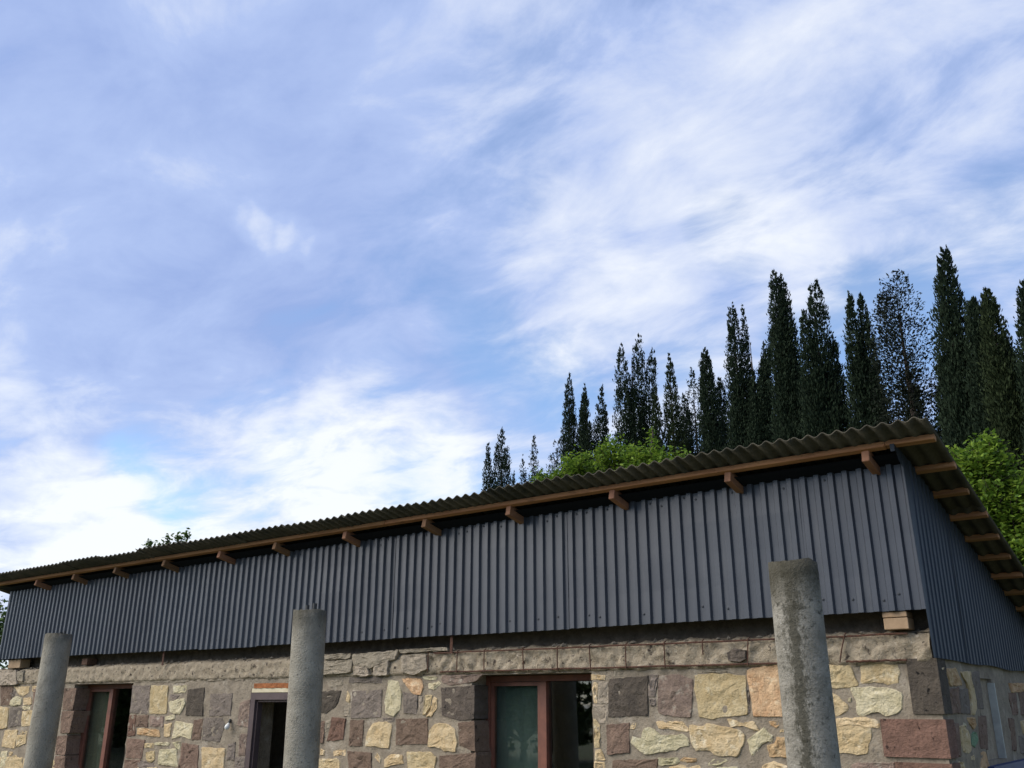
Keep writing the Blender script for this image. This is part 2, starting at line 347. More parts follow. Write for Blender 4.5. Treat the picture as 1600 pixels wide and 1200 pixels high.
# ---- stones of the walls, surveyed from the photo (tile k of 200 photo px, 6 units a px), kind, outline
T = {}
T[0] = """b 0,430 120,435 85,605 0,610|y 130,440 270,435 260,490 215,530 170,500|y 300,430 345,430 330,490 295,480|g 90,490 145,480 130,530 95,540
p 95,565 140,530 200,545 190,605 110,620 85,605|y 215,545 285,540 290,600 215,610|g 95,630 205,640 190,800 70,815|y -30,625 75,640 60,820 -30,835|y 200,670 300,660 285,800 195,810
p 205,620 285,618 275,652 200,650|y 40,850 160,845 130,1015 10,1000|y 190,850 250,855 240,885 180,878|y 155,895 240,888 235,970 145,1005|p 10,1045 70,1040 45,1190 -20,1200
y 140,1080 195,1130 215,1230 30,1240 90,1110|y 80,1050 115,1050 100,1085 75,1090|m 0,290 170,285 172,420 0,422|m 180,300 238,290 232,385 185,380|m 248,285 365,280 345,420 240,418
y 290,860 400,850 390,1000 270,1010|b 310,460 450,450 430,640 300,650|y 280,1030 400,1030 390,1190 250,1200|y 300,670 420,670 400,830 295,840
bQ 600,455 708,455 675,650 580,655|bQ 578,672 690,667 645,870 562,870|bQ 533,905 624,900 602,1075 512,1070|bQ 512,1090 604,1090 590,1250 480,1250"""
T[1] = """gQ 38,430 200,430 172,690 15,680|y 210,430 370,430 355,690 195,690|p 415,430 545,430 530,490 420,500|g 390,510 475,520 440,560 385,560|p 380,578 525,545 525,600 480,695 390,680
d 560,470 710,450 690,710 535,700|g 770,510 970,500 950,705 760,710|k 1050,590 1145,560 1120,820 1020,790|rQ 5,712 66,702 55,890 -10,900|b 75,710 185,705 175,810 70,810|k 195,720 325,720 320,810 200,812
o 85,825 280,840 290,910 80,885|p 345,715 430,700 430,740 350,755|y 335,790 400,785 385,905 335,910|p 440,760 600,790 580,930 490,900 405,930|b 610,760 695,740 670,930 592,930
g 705,735 880,728 895,800 850,950 690,935|bQ -10,925 150,940 120,1110 -30,1105|y 150,970 240,970 235,1012 150,1008|p 242,960 380,960 370,990 242,985|y 165,1055 240,1040 245,1120 200,1155 165,1120
p 290,1030 450,1020 460,1190 275,1160|p 410,960 490,950 480,1040 430,1000|b 500,970 650,990 640,1220 465,1190|y 685,1010 905,1020 880,1230 690,1230|k 1040,880 1110,890 1090,1080 1030,1080
g 1000,1100 1090,1100 1080,1230 990,1230|g 930,980 1000,960 985,1120 920,1120|m 0,280 200,275 205,400 0,390|m 215,290 320,285 325,400 225,400|m 330,280 570,270 565,390 335,400
m 650,270 890,260 885,380 640,390|m 900,280 1080,270 1080,380 895,375|m 1090,270 1210,260 1210,380 1100,390|b -30,1125 110,1125 90,1260 -50,1260|g 20,1190 120,1130 230,1160 240,1240 20,1250"""
T[2] = """m 560,210 920,190 900,305 650,325 560,330|m 650,140 900,130 890,172 670,185|m 930,140 1190,110 1205,200 1100,265 940,235|m 960,245 1060,262 1080,330 1010,345 930,330|m 1130,250 1260,200 1250,330 1120,330
m 660,380 820,370 800,420 680,450|g 880,350 1170,345 1165,402 870,400|d 650,480 790,480 740,620 660,680 600,680 600,500|y 850,480 877,520 870,590 835,570|m 820,600 880,600 865,715 815,710
g 900,480 1170,470 1160,720 885,732|r 710,730 830,740 810,930 660,945|b 880,755 1000,760 985,990 865,990|y 1090,780 1200,765 1265,790 1240,1010 1140,1000 1020,990 1035,890|y 600,1020 635,1040 630,1080 590,1080
y 720,1040 830,1030 830,1090 780,1075 720,1090|b 850,1050 1070,1060 1070,1240 870,1240|y 590,1120 750,1115 780,1150 770,1240 570,1240|y 1130,1060 1160,1110 1150,1150 1105,1100|m 640,770 700,740 690,830 640,870
bQ 520,760 640,770 620,960 520,960|bQ 520,990 580,990 570,1200 500,1200|gQ 520,500 600,500 590,740 520,740"""
T[3] = """m 190,150 410,138 420,270 300,325 180,300|m -30,120 150,95 120,180 -30,215|m 170,92 600,70 600,98 420,112 180,125|k 540,335 920,322 830,392 620,425 540,400
p 40,380 120,390 155,500 150,640 90,715 10,680 5,560|o 165,365 340,360 365,450 330,515 260,500 200,420|p 350,340 490,345 480,375 380,375|p 410,410 500,388 528,410 460,465 410,455
g 175,490 310,522 300,690 180,680|y 385,520 445,520 430,620 380,700 355,700|y 462,530 490,550 490,640 440,715 388,715 432,650|dQ 530,450 835,430 835,735 700,755 540,700|b 110,745 400,740 400,970 110,985
y 470,790 560,785 650,830 680,960 660,1050 560,1040 470,1000 410,1005 415,870|bQ 695,780 842,765 845,1040 700,985|y 0,1120 60,1075 160,1080 170,1160 90,1170 0,1195|y 215,1050 430,1055 480,1100 460,1240 230,1240
bQ 520,1090 848,1060 852,1260 520,1240|m 315,530 350,530 340,680 312,688|g -20,730 90,730 90,770 -10,765"""
T[4] = """yQ 738,322 865,330 860,375 738,375|yQ 768,390 800,410 788,592 760,582 742,450|mQ 802,400 892,392 900,590 795,592|d 908,372 1265,342 1262,708 902,715|yQ 758,740 822,800 815,1005 766,1005|mQ 755,610 890,620 890,780 815,775
b 890,800 1090,782 1095,1050 890,1070|y 1122,780 1160,775 1145,840 1095,840|yQ 776,1030 830,1030 870,1125 772,1130|yQ 765,1142 865,1145 870,1240 765,1240|b 950,1130 1360,1120 1340,1260 940,1260|m 950,290 1080,290 1070,335 950,340|m 880,290 940,290 935,340 880,345"""
T[5] = """g 85,330 165,330 155,400 130,530 70,520 75,430|g 80,550 140,550 140,620 90,620|k 175,340 360,330 490,370 470,720 400,720 170,690 165,450
y 515,330 680,320 985,330 985,430 1002,700 790,710 680,735 550,725 540,600 510,460|o 995,285 1150,250 1300,240 1335,718 1060,712 1038,500 1008,400|g 990,440 1025,440 1030,680 1008,690|y 150,765 390,760 450,850 430,865 260,830 180,830
p 70,820 130,840 190,895 260,900 380,880 440,920 445,990 370,1000 330,1030 180,1050 50,1080 0,1040 -90,960 -70,900 0,950 30,830|y 465,800 600,810 625,780 760,820 930,845 975,890 965,980 900,1090 720,1085 660,1040 520,1040 480,950
y 815,740 860,745 960,780 1060,765 1100,850 1060,850 960,803 850,815|p 1005,940 1100,860 1150,820 1230,905 1210,935 1130,980 1100,1040 1040,1080|p 165,1110 340,1105 365,1140 330,1170 175,1175|o 370,1130 410,1100 520,1110 520,1140 440,1155
p 640,1150 690,1110 790,1110 815,1135 720,1180 640,1180|y 270,1190 330,1178 540,1182 560,1210 560,1270 270,1270|p 720,1192 900,1188 930,1270 720,1270|y 1150,1180 1250,1140 1380,1190 1390,1270 1150,1270|dB 835,120 900,85 1000,95 1010,180 960,205 850,195|m 520,270 990,262 985,315 520,318"""
T[6] = """o 0,765 90,760 105,800 80,825 20,800|y 110,840 165,830 175,865 105,868|p -20,890 40,910 30,960 -20,950|o 70,920 190,910 220,1100 20,1095 -10,990 60,980|y 500,240 760,240 840,430 610,445 500,445
y 880,240 1000,225 1190,210 1225,290 1220,400 1110,420 1080,390 870,405|p 775,450 1060,440 1160,470 1245,500 1245,640 1190,690 1100,710 1060,672 960,680 930,710 840,710 830,580|y 560,470 610,500 740,610 735,670 630,710 560,700
p 750,545 775,540 775,580 745,580|y 600,745 860,725 1000,740 1035,790 1025,828 900,822 720,800 600,810|y 600,822 720,815 960,832 960,900 930,1060 860,1080 790,1070 700,1060 600,1050|k 790,1160 1175,1150 1170,1270 790,1270
rC 1050,765 1200,750 1660,735 1690,1105 1080,1100|rC 1195,1165 1690,1140 1700,1290 1190,1290"""
T[7] = """dC 112,180 330,165 445,690 150,695"""
SIDE = """y 400,250 450,240 495,430 440,440|o 475,270 570,265 625,420 520,425|y 610,310 700,300 700,350 750,540 755,640 740,690 710,690 700,540 665,400 630,350|b 475,470 590,450 605,680 505,690|g 600,470 675,460 700,690 615,680
g 715,310 785,300 830,640 775,640|o 675,730 745,725 760,800 735,835 690,780|p 640,770 670,790 665,830 640,810|y 600,820 640,800 690,860 715,1030 680,1060 640,1040|e 722,870 760,865 778,940 745,1000 722,985
b 520,770 590,790 620,1080 540,1080|b 775,720 850,720 870,1020 805,1010|y 710,1090 740,1080 745,1130 715,1120|o 800,1060 840,1050 890,1220 810,1220|y 600,1140 640,1150 655,1220 600,1220|o 1070,410 1230,400 1230,480 1090,490
b 1060,500 1130,500 1150,700 1100,700|b 1160,490 1260,480 1260,700 1175,700|b 1065,740 1110,740 1140,1030 1100,1030|y 1175,760 1270,740 1270,880 1200,880|g 1150,900 1270,900 1290,1060 1180,1060"""
def area_centroid(P):
    A = cx = cz = 0
    for (x0, z0), (x1, z1) in zip(P, P[1:]+P[:1]):
        k = x0*z1-x1*z0; A += k; cx += (x0+x1)*k; cz += (z0+z1)*k
    return A/2, cx/(3*A), cz/(3*A)
def stone(P, kind, flag, place):
    """P outline on the wall plane (metres), place(u, z, out) -> point"""
    A, cx, cz = area_centroid(P)
    if A < 0: P = P[::-1]
    gr = 1+min(.07, .012/math.sqrt(abs(A)))
    P = [(cx+(x-cx)*gr, cz+(z-cz)*gr) for x, z in P]
    per = sum(math.dist(a, b) for a, b in zip(P, P[1:]+P[:1])); step = max(.014, per/40); seed = rnd.uniform(0, 90)
    Q = []
    for a, b in zip(P, P[1:]+P[:1]):
        n = max(1, round(math.dist(a, b)/step))
        for i in range(n): Q.append((a[0]+(b[0]-a[0])*i/n, a[1]+(b[1]-a[1])*i/n))
    cut = kind in 'bgdr'                                             # hewn tuff keeps its edges, rubble is rounder
    am = (.008 if cut else .012)*min(1, math.sqrt(abs(A))/.15)
    Q = [(x+am*(noise.noise((x*22, z*22, seed))+.6*noise.noise((x*60, z*60, seed))), z+am*(noise.noise((x*22, z*22, seed+7))+.6*noise.noise((x*60, z*60, seed+7)))) for x, z in Q]
    if not cut:                                                      # ease the corners
        Q = [tuple((.12*Q[i-1][k]+.76*Q[i][k]+.12*Q[(i+1) % len(Q)][k]) for k in (0, 1)) for i in range(len(Q))]
    size = math.sqrt(abs(A)); h = min(.014, .005+.04*size)*rnd.uniform(.6, 1.2)*(.8 if cut else 1.0)
    if kind == 'm': h *= .5
    inset = .005 if cut else .008
    back = -.26 if flag == 'Q' else -.03
    rings = []
    for sc, o, na in ((1.0, back, 0), (1.0, h*.35, .0), (1-min(.2, inset/size), h*.9, .003), (.72, h, .006), (.45, h, .007), (.2, h, .006)):
        rings.append([place(cx+(x-cx)*sc, cz+(z-cz)*sc, o + na*(2.0*noise.noise((x*9*sc, z*9*sc, seed*1.3)) + noise.noise((x*25*sc, z*25*sc, seed)))) for x, z in Q])
    m = MB(); n = len(Q); V = [p for r in rings for p in r] + [place(cx, cz, h+.004*rnd.uniform(-1, 1))]
    Fs = [(k*n+i, k*n+(i+1) % n, (k+1)*n+(i+1) % n, (k+1)*n+i) for k in range(len(rings)-1) for i in range(n)]
    Fs += [((len(rings)-1)*n+i, (len(rings)-1)*n+(i+1) % n, len(V)-1) for i in range(n)]
    m.add(V, Fs); return m, place(cx, cz, 0)
def hew(u0_, u1_, z0_, z1_, kind):                                    # corner stone: a full block showing on both faces
    m = MB(); m.box(u0_, u1_, 0, 0, z0_, z1_); return m
FRONT = lambda u, z, o: (u, WF-o, z)
FLANK = lambda u, z, o: (X_R+o, u, z)
for k, txt in T.items():
    for item in txt.replace('\n', '|').split('|'):
        parts = item.split(); kind, flag = parts[0][0], parts[0][1:]
        pts = [tuple(float(c) for c in q.split(',')) for q in parts[1:]]
        W = [at_y(200*k+x/6, 1000+y/6, WF-.015) for x, y in pts]; P = [(w[0], w[2]) for w in W]
        if flag == 'C':                                              # quoin at the corner of the house
            P = [(min(x, X_R+.012), z) for x, z in P]
            xs = [q[0] for q in P]; zs = sorted(q[1] for q in P); x0, z0, z1 = min(xs)+.01, (zs[0]+zs[1])/2, (zs[-1]+zs[-2])/2
            b = MB(); nx, ny_, nz_ = 8, 8, 6; D_ = .24
            x1_ = X_R+.018; y0_ = WF-.018
            for face in (0, 1):
                us2 = [x0+(x1_-x0)*i/nx for i in range(nx+1)] if face == 0 else [y0_+D_*i/ny_ for i in range(ny_+1)]
                zs2 = [z0+(z1-z0)*j/nz_ for j in range(nz_+1)]
                def pl(u, v, d, face=face):
                    e = min(1.0, min(v-z0, z1-v)/.02)
                    d = d*e*.5
                    return (u, y0_-d*(min(1, (x1_-u)/.04)), v) if face == 0 else (x1_+d*min(1, (u-y0_)/.04), u, v)
                rough_face(b, us2, zs2, pl, 0, .012, 12)
            b.add([(x0, y0_, z0), (x1_, y0_, z0), (x1_, y0_+D_, z0), (x0, y0_+D_, z0)], [(0, 1, 2, 3)]); b.add([(x0, y0_, z1), (x1_, y0_, z1), (x1_, y0_+D_, z1), (x0, y0_+D_, z1)], [(0, 1, 2, 3)])
            b.add([(x0, y0_, z0), (x0, y0_+D_, z0), (x0, y0_+D_, z1), (x0, y0_, z1)], [(0, 1, 2, 3)]); b.add([(x1_, y0_+D_, z0), (x1_-.1, y0_+D_, z0), (x1_-.1, y0_+D_, z1), (x1_, y0_+D_, z1)], [(0, 1, 2, 3)])
            o = b.build('stone', 'stone_'+kind, wall)
        else:
            m, c = stone(P, kind, flag, (lambda u, z, o: (u, WF-.048-o*1.3, z)) if flag == 'B' or min(p[1] for p in P) > 2.0 else FRONT)
            o = m.build('stone', 'stone_'+kind, wall, origin=c)
for item in SIDE.replace('\n', '|').split('|'):
    parts = item.split(); W = [at_x(1400+float(q.split(',')[0])/6, 1000+float(q.split(',')[1])/6, X_R+.01) for q in parts[1:]]
    m, c = stone([(w[1], w[2]) for w in W], parts[0][0], '', FLANK)
    m.build('stone', 'stone_'+parts[0][0], wall, origin=c)
low = MB()                                                            # courses lower down the wall, below what the photo shows
z = 0.05
while z < .78:
    x = X_L+.05; hh = rnd.uniform(.18, .26)
    while x < X_R-.3:
        w = rnd.uniform(.18, .42)
        if not any(a-.05 < x+w and x < b+.05 and z+hh > c for a, b, c, d in OPEN):
            m, _ = stone([(x, z), (x+w*.5, z-.01), (x+w, z+.01), (x+w-.01, z+hh), (x+.02, z+hh-.01)], rnd.choice('ypbg'), '', FRONT); low.add(m.v, m.f)
        x += w+.03
    z += hh+.03
tag(local(low.build('lower_masonry', 'stone_y', smooth=True), house), kind='stuff')

# ---- ring beam with bared reinforcement
BF = .075
bm_ = MB()
def bplace(u, v, d):
    k = 1.0 if u > -5.2 else .55
    bot = 2.01 if u > -5.2 else 2.0
    t = (v-2.0)/.235
    edge = min(1, t/.12, (1-t)/.16); sag = .018*noise.noise((u*1.7, 0, v*0))*(1 if t > .5 else .6)
    if t > .9: v += sag + .012*noise.noise((u*9, 3, 1))
    if t < .1: v += .014*noise.noise((u*8, 9, 1)) + .006
    return (u, BF-d*k+.03*(1-max(0, edge))**2, v)
rough_face(bm_, breaks(X_L, X_R-.01, .022, []), breaks(2.0, 2.235, .02, []), bplace, 0, .030, 12)
n0 = breaks(X_L, X_R-.01, .022, [])
rough_face(bm_, n0, [0, .06, .12, .2], lambda u, v, d: (u, BF+.03+v, 2.235+.018*noise.noise((u*1.7, 0, 0))*(1-min(1, v/.06)*.3)+.012*noise.noise((u*9, 3, 1))*(1-v*3)+ (.02+d if v > .05 else 0)), 0, .02, 9)
rough_face(bm_, n0, [0, .15, .4], lambda u, v, d: (u, BF+.03+v, 2.003+.004*noise.noise((u*8, 9, 1))), 0, .0, 9)
bm_.add([(X_R-.01, BF+.02, 2.0), (X_R-.01, Y_B, 2.0), (X_R-.01, Y_B, 2.235), (X_R-.01, BF+.02, 2.235)], [(0, 1, 2, 3)])
beam = local(bm_.build('ring_beam', 'rough_concrete', smooth=True), house)
for nm, zz, xa, xb in (('reinforcing_bar', 2.222, -4.85, -.12), ('reinforcing_bar', 2.035, -4.75, -.9), ('reinforcing_bar', 2.035, -.6, -.15)):
    m = MB(); n = 40; m.tube([(xa+(xb-xa)*i/n, BF-.026+.006*math.sin(i*.9), zz+.006*noise.noise((i*.35, zz*9, 0))) for i in range(n+1)], .0075, 6)
    local(m.build(nm, 'rust'), beam).parent = beam
for px, z0, dx in ((670, 2.03, 0), (715, 2.02, 0), (757, 2.02, .0), (817, 2.02, .01), (871, 2.02, 0), (921, 2.02, .01), (978, 2.02, -.005), (1038, 2.02, 0), (1098, 2.17, 0), (1170, 2.02, -.02), (1322, 2.03, -.06)):
    w = at_y(px, 1010, BF-.03); m = MB(); m.tube([(w[0], BF+.0, 2.245), (w[0], BF-.034, 2.232), (w[0]+dx*.6, BF-.036, 2.12), (w[0]+dx, BF-.034, z0)], .0055, 6)
    m.build('stirrup', 'rust', beam)
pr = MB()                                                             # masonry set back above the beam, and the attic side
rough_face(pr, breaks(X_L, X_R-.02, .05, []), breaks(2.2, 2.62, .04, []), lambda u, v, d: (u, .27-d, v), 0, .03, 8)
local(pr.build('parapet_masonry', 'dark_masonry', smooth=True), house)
rb = MB()
for i in range(150):                                                  # crumbled mortar and lime drips on the ledge of the beam
    x = rnd.uniform(X_L, X_R-.1); s = rnd.uniform(.012, .04); y = rnd.uniform(.11, .22)
    rb.add([(x+s*rnd.uniform(.6, 1.6)*a, y+s*b, 2.25+s*rnd.uniform(.4, 1)*c) for a, b, c in ((-1, 0, 0), (0, -1, -.2), (1, 0, 0), (0, 1, 0), (0, 0, 1), (0, 0, -1))],
           [(0, 1, 4), (1, 2, 4), (2, 3, 4), (3, 0, 4), (1, 0, 5), (2, 1, 5), (3, 2, 5), (0, 3, 5)])
tag(local(rb.build('rubble', 'beam_plaster'), house), kind='stuff')
def gap_block(x0, x1, z0, z1, name, mat, y=.02):
    m = MB(); m.box(x0, x1, y, y+.16, z0, z1); o = m.build(name, mat, origin=((x0+x1)/2, y, z0)); local(o, house)
    bv = o.modifiers.new('bevel', 'BEVEL'); bv.width = .006; bv.segments = 2; return o
gap_block(-.276, -.098, 2.254, 2.338, 'packing_block', 'pale_timber'); gap_block(-.278, -.10, 2.342, 2.383, 'packing_block', 'pale_timber', .015)
gap_block(-14.12, -13.72, 2.262, 2.395, 'packing_block', 'pale_timber', .04); gap_block(-11.95, -11.8, 2.27, 2.36, 'packing_block', 'stone_r', .1)
for px in (705, 257):
    w = at_y(px, 1010, .03); m = MB(); m.box(w[0]-.018, w[0]+.018, .03, .036, 2.21, 2.42); local(m.build('strap', 'rust'), house)

# ---- windows and door
def frame(mb, x0, x1, z0, z1, t, y0, y1):
    mb.box(x0, x0+t, y0, y1, z0, z1); mb.box(x1-t, x1, y0, y1, z0, z1); mb.box(x0+t+.001, x1-t-.001, y0+.001, y1-.001, z1-t, z1); mb.box(x0+t+.001, x1-t-.001, y0+.001, y1-.001, z0, z0+t)
def make_window(a, b, c, d, mull, yf, curtain):
    m = MB(); frame(m, a+.005, b-.005, c+.005, d-.008, .055, yf, yf+.09); w = local(m.build('window', 'window_paint'), house)
    q = MB(); q.box(mull-.035, mull+.035, yf+.003, yf+.087, c+.062, d-.065); q.build('mullion', 'window_paint', w)
    s = MB(); frame(s, a+.063, mull-.037, c+.065, d-.068, .036, yf+.012, yf+.06); s.build('sash', 'window_paint', w)
    for x0, x1, yy in ((a+.085, mull-.065, yf+.035), (mull+.036, b-.062, yf+.05)):
        p_ = MB(); p_.box(x0, x1, yy, yy+.004, c+.07, d-.07); p_.build('pane', 'glass', w)
    cu = MB(); n = 24
    xs = [a+.07+(mull+.03-a-.07)*i/n for i in range(n+1)]
    cu.add([(x, yf+.075+.006*math.sin(i*1.1), zz) for i, x in enumerate(xs) for zz in (c+.05, d-.06)], [(2*i, 2*i+2, 2*i+3, 2*i+1) for i in range(n)])
    cu.build('curtain', curtain, w, smooth=True)
    return w
mx2 = at_y(850, 1120, .33)[0]; mx1 = at_y(172, 1120, .33)[0]
w2 = make_window(*OPEN[2], mx2, .315, 'curtain'); w1 = make_window(*OPEN[0], mx1, .30, 'curtain_brown')
a, b, c, d = OPEN[1]
m = MB(); y0 = WF-.01
for x0, x1, z0, z1 in ((a+.004, a+.09, 0, d-.05), (b-.09, b-.004, 0, d-.05), (a+.091, b-.091, d-.13, d-.052)): m.box(x0, x1, y0, y0+.12, z0, z1)
for x0, x1, z0, z1 in ((a+.09, a+.115, 0, d-.132), (b-.115, b-.09, 0, d-.132), (a+.116, b-.116, d-.155, d-.131)): m.box(x0, x1, y0+.03, y0+.10, z0, z1)
door = local(m.build('door_frame', 'door_paint'), house)
m = MB(); m.box(a+.02, b-.02, y0-.004, y0+.05, d-.047, d+.0); m.build('lintel_strip', 'cream_paint', door)
m = MB(); n = 30
rough_face(m, [a+.06+(b-a-.08)*i/n for i in range(n+1)], [d+.002, d+.02, d+.04, d+.058], lambda u, v, dd: (u, y0-.008-dd*.6, v+.01*noise.noise((u*9, 0, 0))), 0, .014, 25); m.build('foam_filling', 'foam', door, smooth=True)
a, b, c, d = SIDE_OPEN
m = MB(); m.box(X_R-.035, X_R-.03, a, b, c, d); sw = local(m.build('side_window', 'stone_m'), house)
m = MB(); m.box(X_R-.028, X_R+.03, b-.05, b-.02, c, d-.03); m.build('window_trim', 'dull_trim', sw)
m = MB(); m.box(X_R-.02, X_R+.06, a-.1, 3.6, 1.18, 1.262); local(m.build('ledge', 'blue_paint'), house)

# ---- corrugated metal cladding: one object a sheet
ZB, ZT, PITCH_S = 2.386, 3.498, .115
def sheet_profile(x0, x1, phase):
    pts = []; k = math.floor((x0-phase)/PITCH_S)-1
    while phase+k*PITCH_S < x1+PITCH_S:
        o = phase+k*PITCH_S
        pts += [(o, 0.0), (o+.0505, 0.0), (o+.0630, .026), (o+.102, .026)]; k += 1
    out = [];
    def val(x):
        for (xa, ya), (xb, yb) in zip(pts[:-1], pts[1:]):
            if xa <= x <= xb: return ya+(yb-ya)*(x-xa)/max(1e-9, xb-xa)
        return 0
    out = [(x0, val(x0))] + [p_ for p_ in pts if x0 < p_[0] < x1] + [(x1, val(x1))]
    return out
X0S = -1.997
edges = [-14.40] + [X0S-1.15*k for k in range(10, 0, -1)] + [X0S, X0S+1.15, .05]
def screw(mb, x, y, z, ax=(0, -1, 0)):
    a = Vector(ax); u = a.cross(Vector((0, 0, 1))).normalized(); v = a.cross(u); o = []
    for r_, dd in ((.011, 0), (.011, .003), (.006, .004), (.006, .008)): o += [Vector((x, y, z))+a*dd+(u*math.cos(t*math.pi/3)+v*math.sin(t*math.pi/3))*r_ for t in range(6)]
    mb.add(o, [(i*6+k, i*6+(k+1) % 6, i*6+6+(k+1) % 6, i*6+6+k) for i in range(3) for k in range(6)]+[tuple(range(18, 24))])
material('screw_metal', (.03, .034, .042), .5, None, spec=.4)
for i, (xa, xb) in enumerate(zip(edges[:-1], edges[1:])):
    ov = .03 if i < len(edges)-2 else 0
    pr_ = sheet_profile(xa-.002, xb+ov, X0S); dz = rnd.uniform(-.006, .006); dy = -.0045*(i % 2); tilt = rnd.uniform(-.004, .004)
    xm = (xa+xb)/2; drop = .02*max(0, (-9-xm)/5)
    m = MB(); rows = [0, .25, .5, .75, 1.0]; V = []
    sd_ = rnd.uniform(0, 50)
    for t in rows:
        for x, y in pr_:
            zt = ZT + (.014 if x < -10 else 0) - .004*0; zb = ZB+drop
            wob = .006*noise.noise((x*1.5, t*2.2, sd_)) if 0 < t < 1 else .0015*noise.noise((x*5, t, sd_))
            V.append((x+tilt*(t-.5), -y+dy+wob, zb+(zt-zb)*t+dz+(x-xm)*.003*math.sin(i*2.1)))
    n = len(pr_); m.add(V, [(r*n+k, r*n+k+1, (r+1)*n+k+1, (r+1)*n+k) for r in range(len(rows)-1) for k in range(n-1)])
    o = m.build('cladding_sheet', 'sheet_metal'); local(o, house)
    so = o.modifiers.new('thickness', 'SOLIDIFY'); so.thickness = .0012; so.offset = 0
    s = MB(); kk = math.ceil((xa+.03-X0S)/PITCH_S)
    for q in range(kk, kk+10):
        x = X0S+q*PITCH_S+.025
        if x > xb-.02: break
        if rnd.random() < .45: screw(s, x, -.001+dy, ZT-.05+rnd.uniform(-.03, .02))
        if rnd.random() < .36: screw(s, x, -.001+dy, ZB+.10+rnd.uniform(-.03, .03)+drop)
    if s.v: tag(s.build('screws', 'screw_metal', o), kind='stuff')
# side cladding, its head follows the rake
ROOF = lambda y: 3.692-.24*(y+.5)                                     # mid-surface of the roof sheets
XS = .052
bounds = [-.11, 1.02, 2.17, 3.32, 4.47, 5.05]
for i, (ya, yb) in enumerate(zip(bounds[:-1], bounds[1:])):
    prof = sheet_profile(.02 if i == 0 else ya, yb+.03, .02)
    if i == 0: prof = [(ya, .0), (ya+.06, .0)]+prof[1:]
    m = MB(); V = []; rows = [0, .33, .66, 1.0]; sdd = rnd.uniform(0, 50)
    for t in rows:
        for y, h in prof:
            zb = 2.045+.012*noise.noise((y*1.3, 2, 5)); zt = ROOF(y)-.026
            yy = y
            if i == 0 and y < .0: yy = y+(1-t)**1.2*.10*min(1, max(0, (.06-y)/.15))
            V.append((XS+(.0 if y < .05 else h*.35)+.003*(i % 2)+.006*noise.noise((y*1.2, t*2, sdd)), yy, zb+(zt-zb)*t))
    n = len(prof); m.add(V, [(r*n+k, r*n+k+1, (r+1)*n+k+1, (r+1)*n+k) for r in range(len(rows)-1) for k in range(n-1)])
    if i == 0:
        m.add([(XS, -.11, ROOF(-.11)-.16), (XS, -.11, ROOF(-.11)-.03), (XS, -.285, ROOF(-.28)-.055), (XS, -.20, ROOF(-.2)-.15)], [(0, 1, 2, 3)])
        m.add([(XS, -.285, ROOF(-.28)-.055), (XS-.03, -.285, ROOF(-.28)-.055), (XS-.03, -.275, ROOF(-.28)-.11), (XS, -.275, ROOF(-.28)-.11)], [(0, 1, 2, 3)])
    o = local(m.build('cladding_sheet', 'shaded_sheet_metal'), house); so = o.modifiers.new('thickness', 'SOLIDIFY'); so.thickness = .0012; so.offset = 0
m = MB(); m.add([(-14.42, 0, 2.40), (-14.42, Y_B, 2.40), (-14.42, Y_B, ROOF(Y_B)-.05), (-14.42, 0, ROOF(0)-.05)], [(0, 1, 2, 3)]); m.add([(-14.4, Y_B, 2.2), (.05, Y_B, 2.2), (.05, Y_B, ROOF(Y_B)-.03), (-14.4, Y_B, ROOF(Y_B)-.03)], [(0, 1, 2, 3)])
o = local(m.build('cladding_sheet', 'shaded_sheet_metal'), house)

# ---- roof: rafters, purlins, corrugated fibre cement sheets
SL = Vector((0, 1, -.24)).normalized(); NU = Vector((0, .24, 1)).normalized()
for x in (-.175, -1.317, -2.456, -3.65, -4.775, -5.997, -7.229, -8.33, -9.564, -10.78, -11.927, -13.057):
    L_ = 5.45; a = Vector((x, -.25, 3.485+.055+.005*rnd.uniform(-1, 1))); m = MB(); m.beam(a, a+SL*L_, NU, .058, .108); o = m.build('rafter', 'rafter_timber'); local(o, house)
    bv = o.modifiers.new('bevel', 'BEVEL'); bv.width = .004; bv.segments = 1
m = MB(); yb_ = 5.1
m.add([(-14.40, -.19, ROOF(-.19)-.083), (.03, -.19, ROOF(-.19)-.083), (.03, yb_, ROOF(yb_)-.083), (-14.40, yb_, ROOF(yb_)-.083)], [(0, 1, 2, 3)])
local(m.build('attic_shade_sheet', 'attic_shade'), house)  # added dark sheet, stands in for shade inside the closed attic
yy = -.27; i = 0
while yy < 5.0:
    zc = ROOF(yy)-.016-.0225+.005
    cuts = [-14.75, -9.6, -5.35, -.02, .338] if i == 0 else [-14.75, -8.3, -2.2, .338+rnd.uniform(-.02, .02)]
    for xa, xb in zip(cuts[:-1], cuts[1:]):
        m = MB(); j = rnd.uniform(-.004, .004); m.beam((xa+.004, yy+.035, zc-.0084+j), (xb, yy+.035, zc-.0084-j), (0, .24, 1), .062, .045); o = local(m.build('purlin', 'timber'), house)
        bv = o.modifiers.new('bevel', 'BEVEL'); bv.width = .004; bv.segments = 1
    yy += .478; i += 1
WP = .1125; SW = WP*9
def roof_sheet_mesh(length):
    m = MB(); nx = 9*8+6; V = []; ny = 4
    for j in range(ny+1):
        for k in range(nx+1):
            x = k*WP/8; V.append((x, SL.y*length*j/ny, SL.z*length*j/ny+.0145*math.cos(2*math.pi*x/WP)))
    m.add(V, [(j*(nx+1)+k, j*(nx+1)+k+1, (j+1)*(nx+1)+k+1, (j+1)*(nx+1)+k) for j in range(ny) for k in range(nx)])
    o = m.build('roof_sheet', 'fibre_cement', smooth=True); so = o.modifiers.new('thickness', 'SOLIDIFY'); so.thickness = .007; so.offset = 1.0
    return o
proto = roof_sheet_mesh(1.75)
nsh = 15; first = True
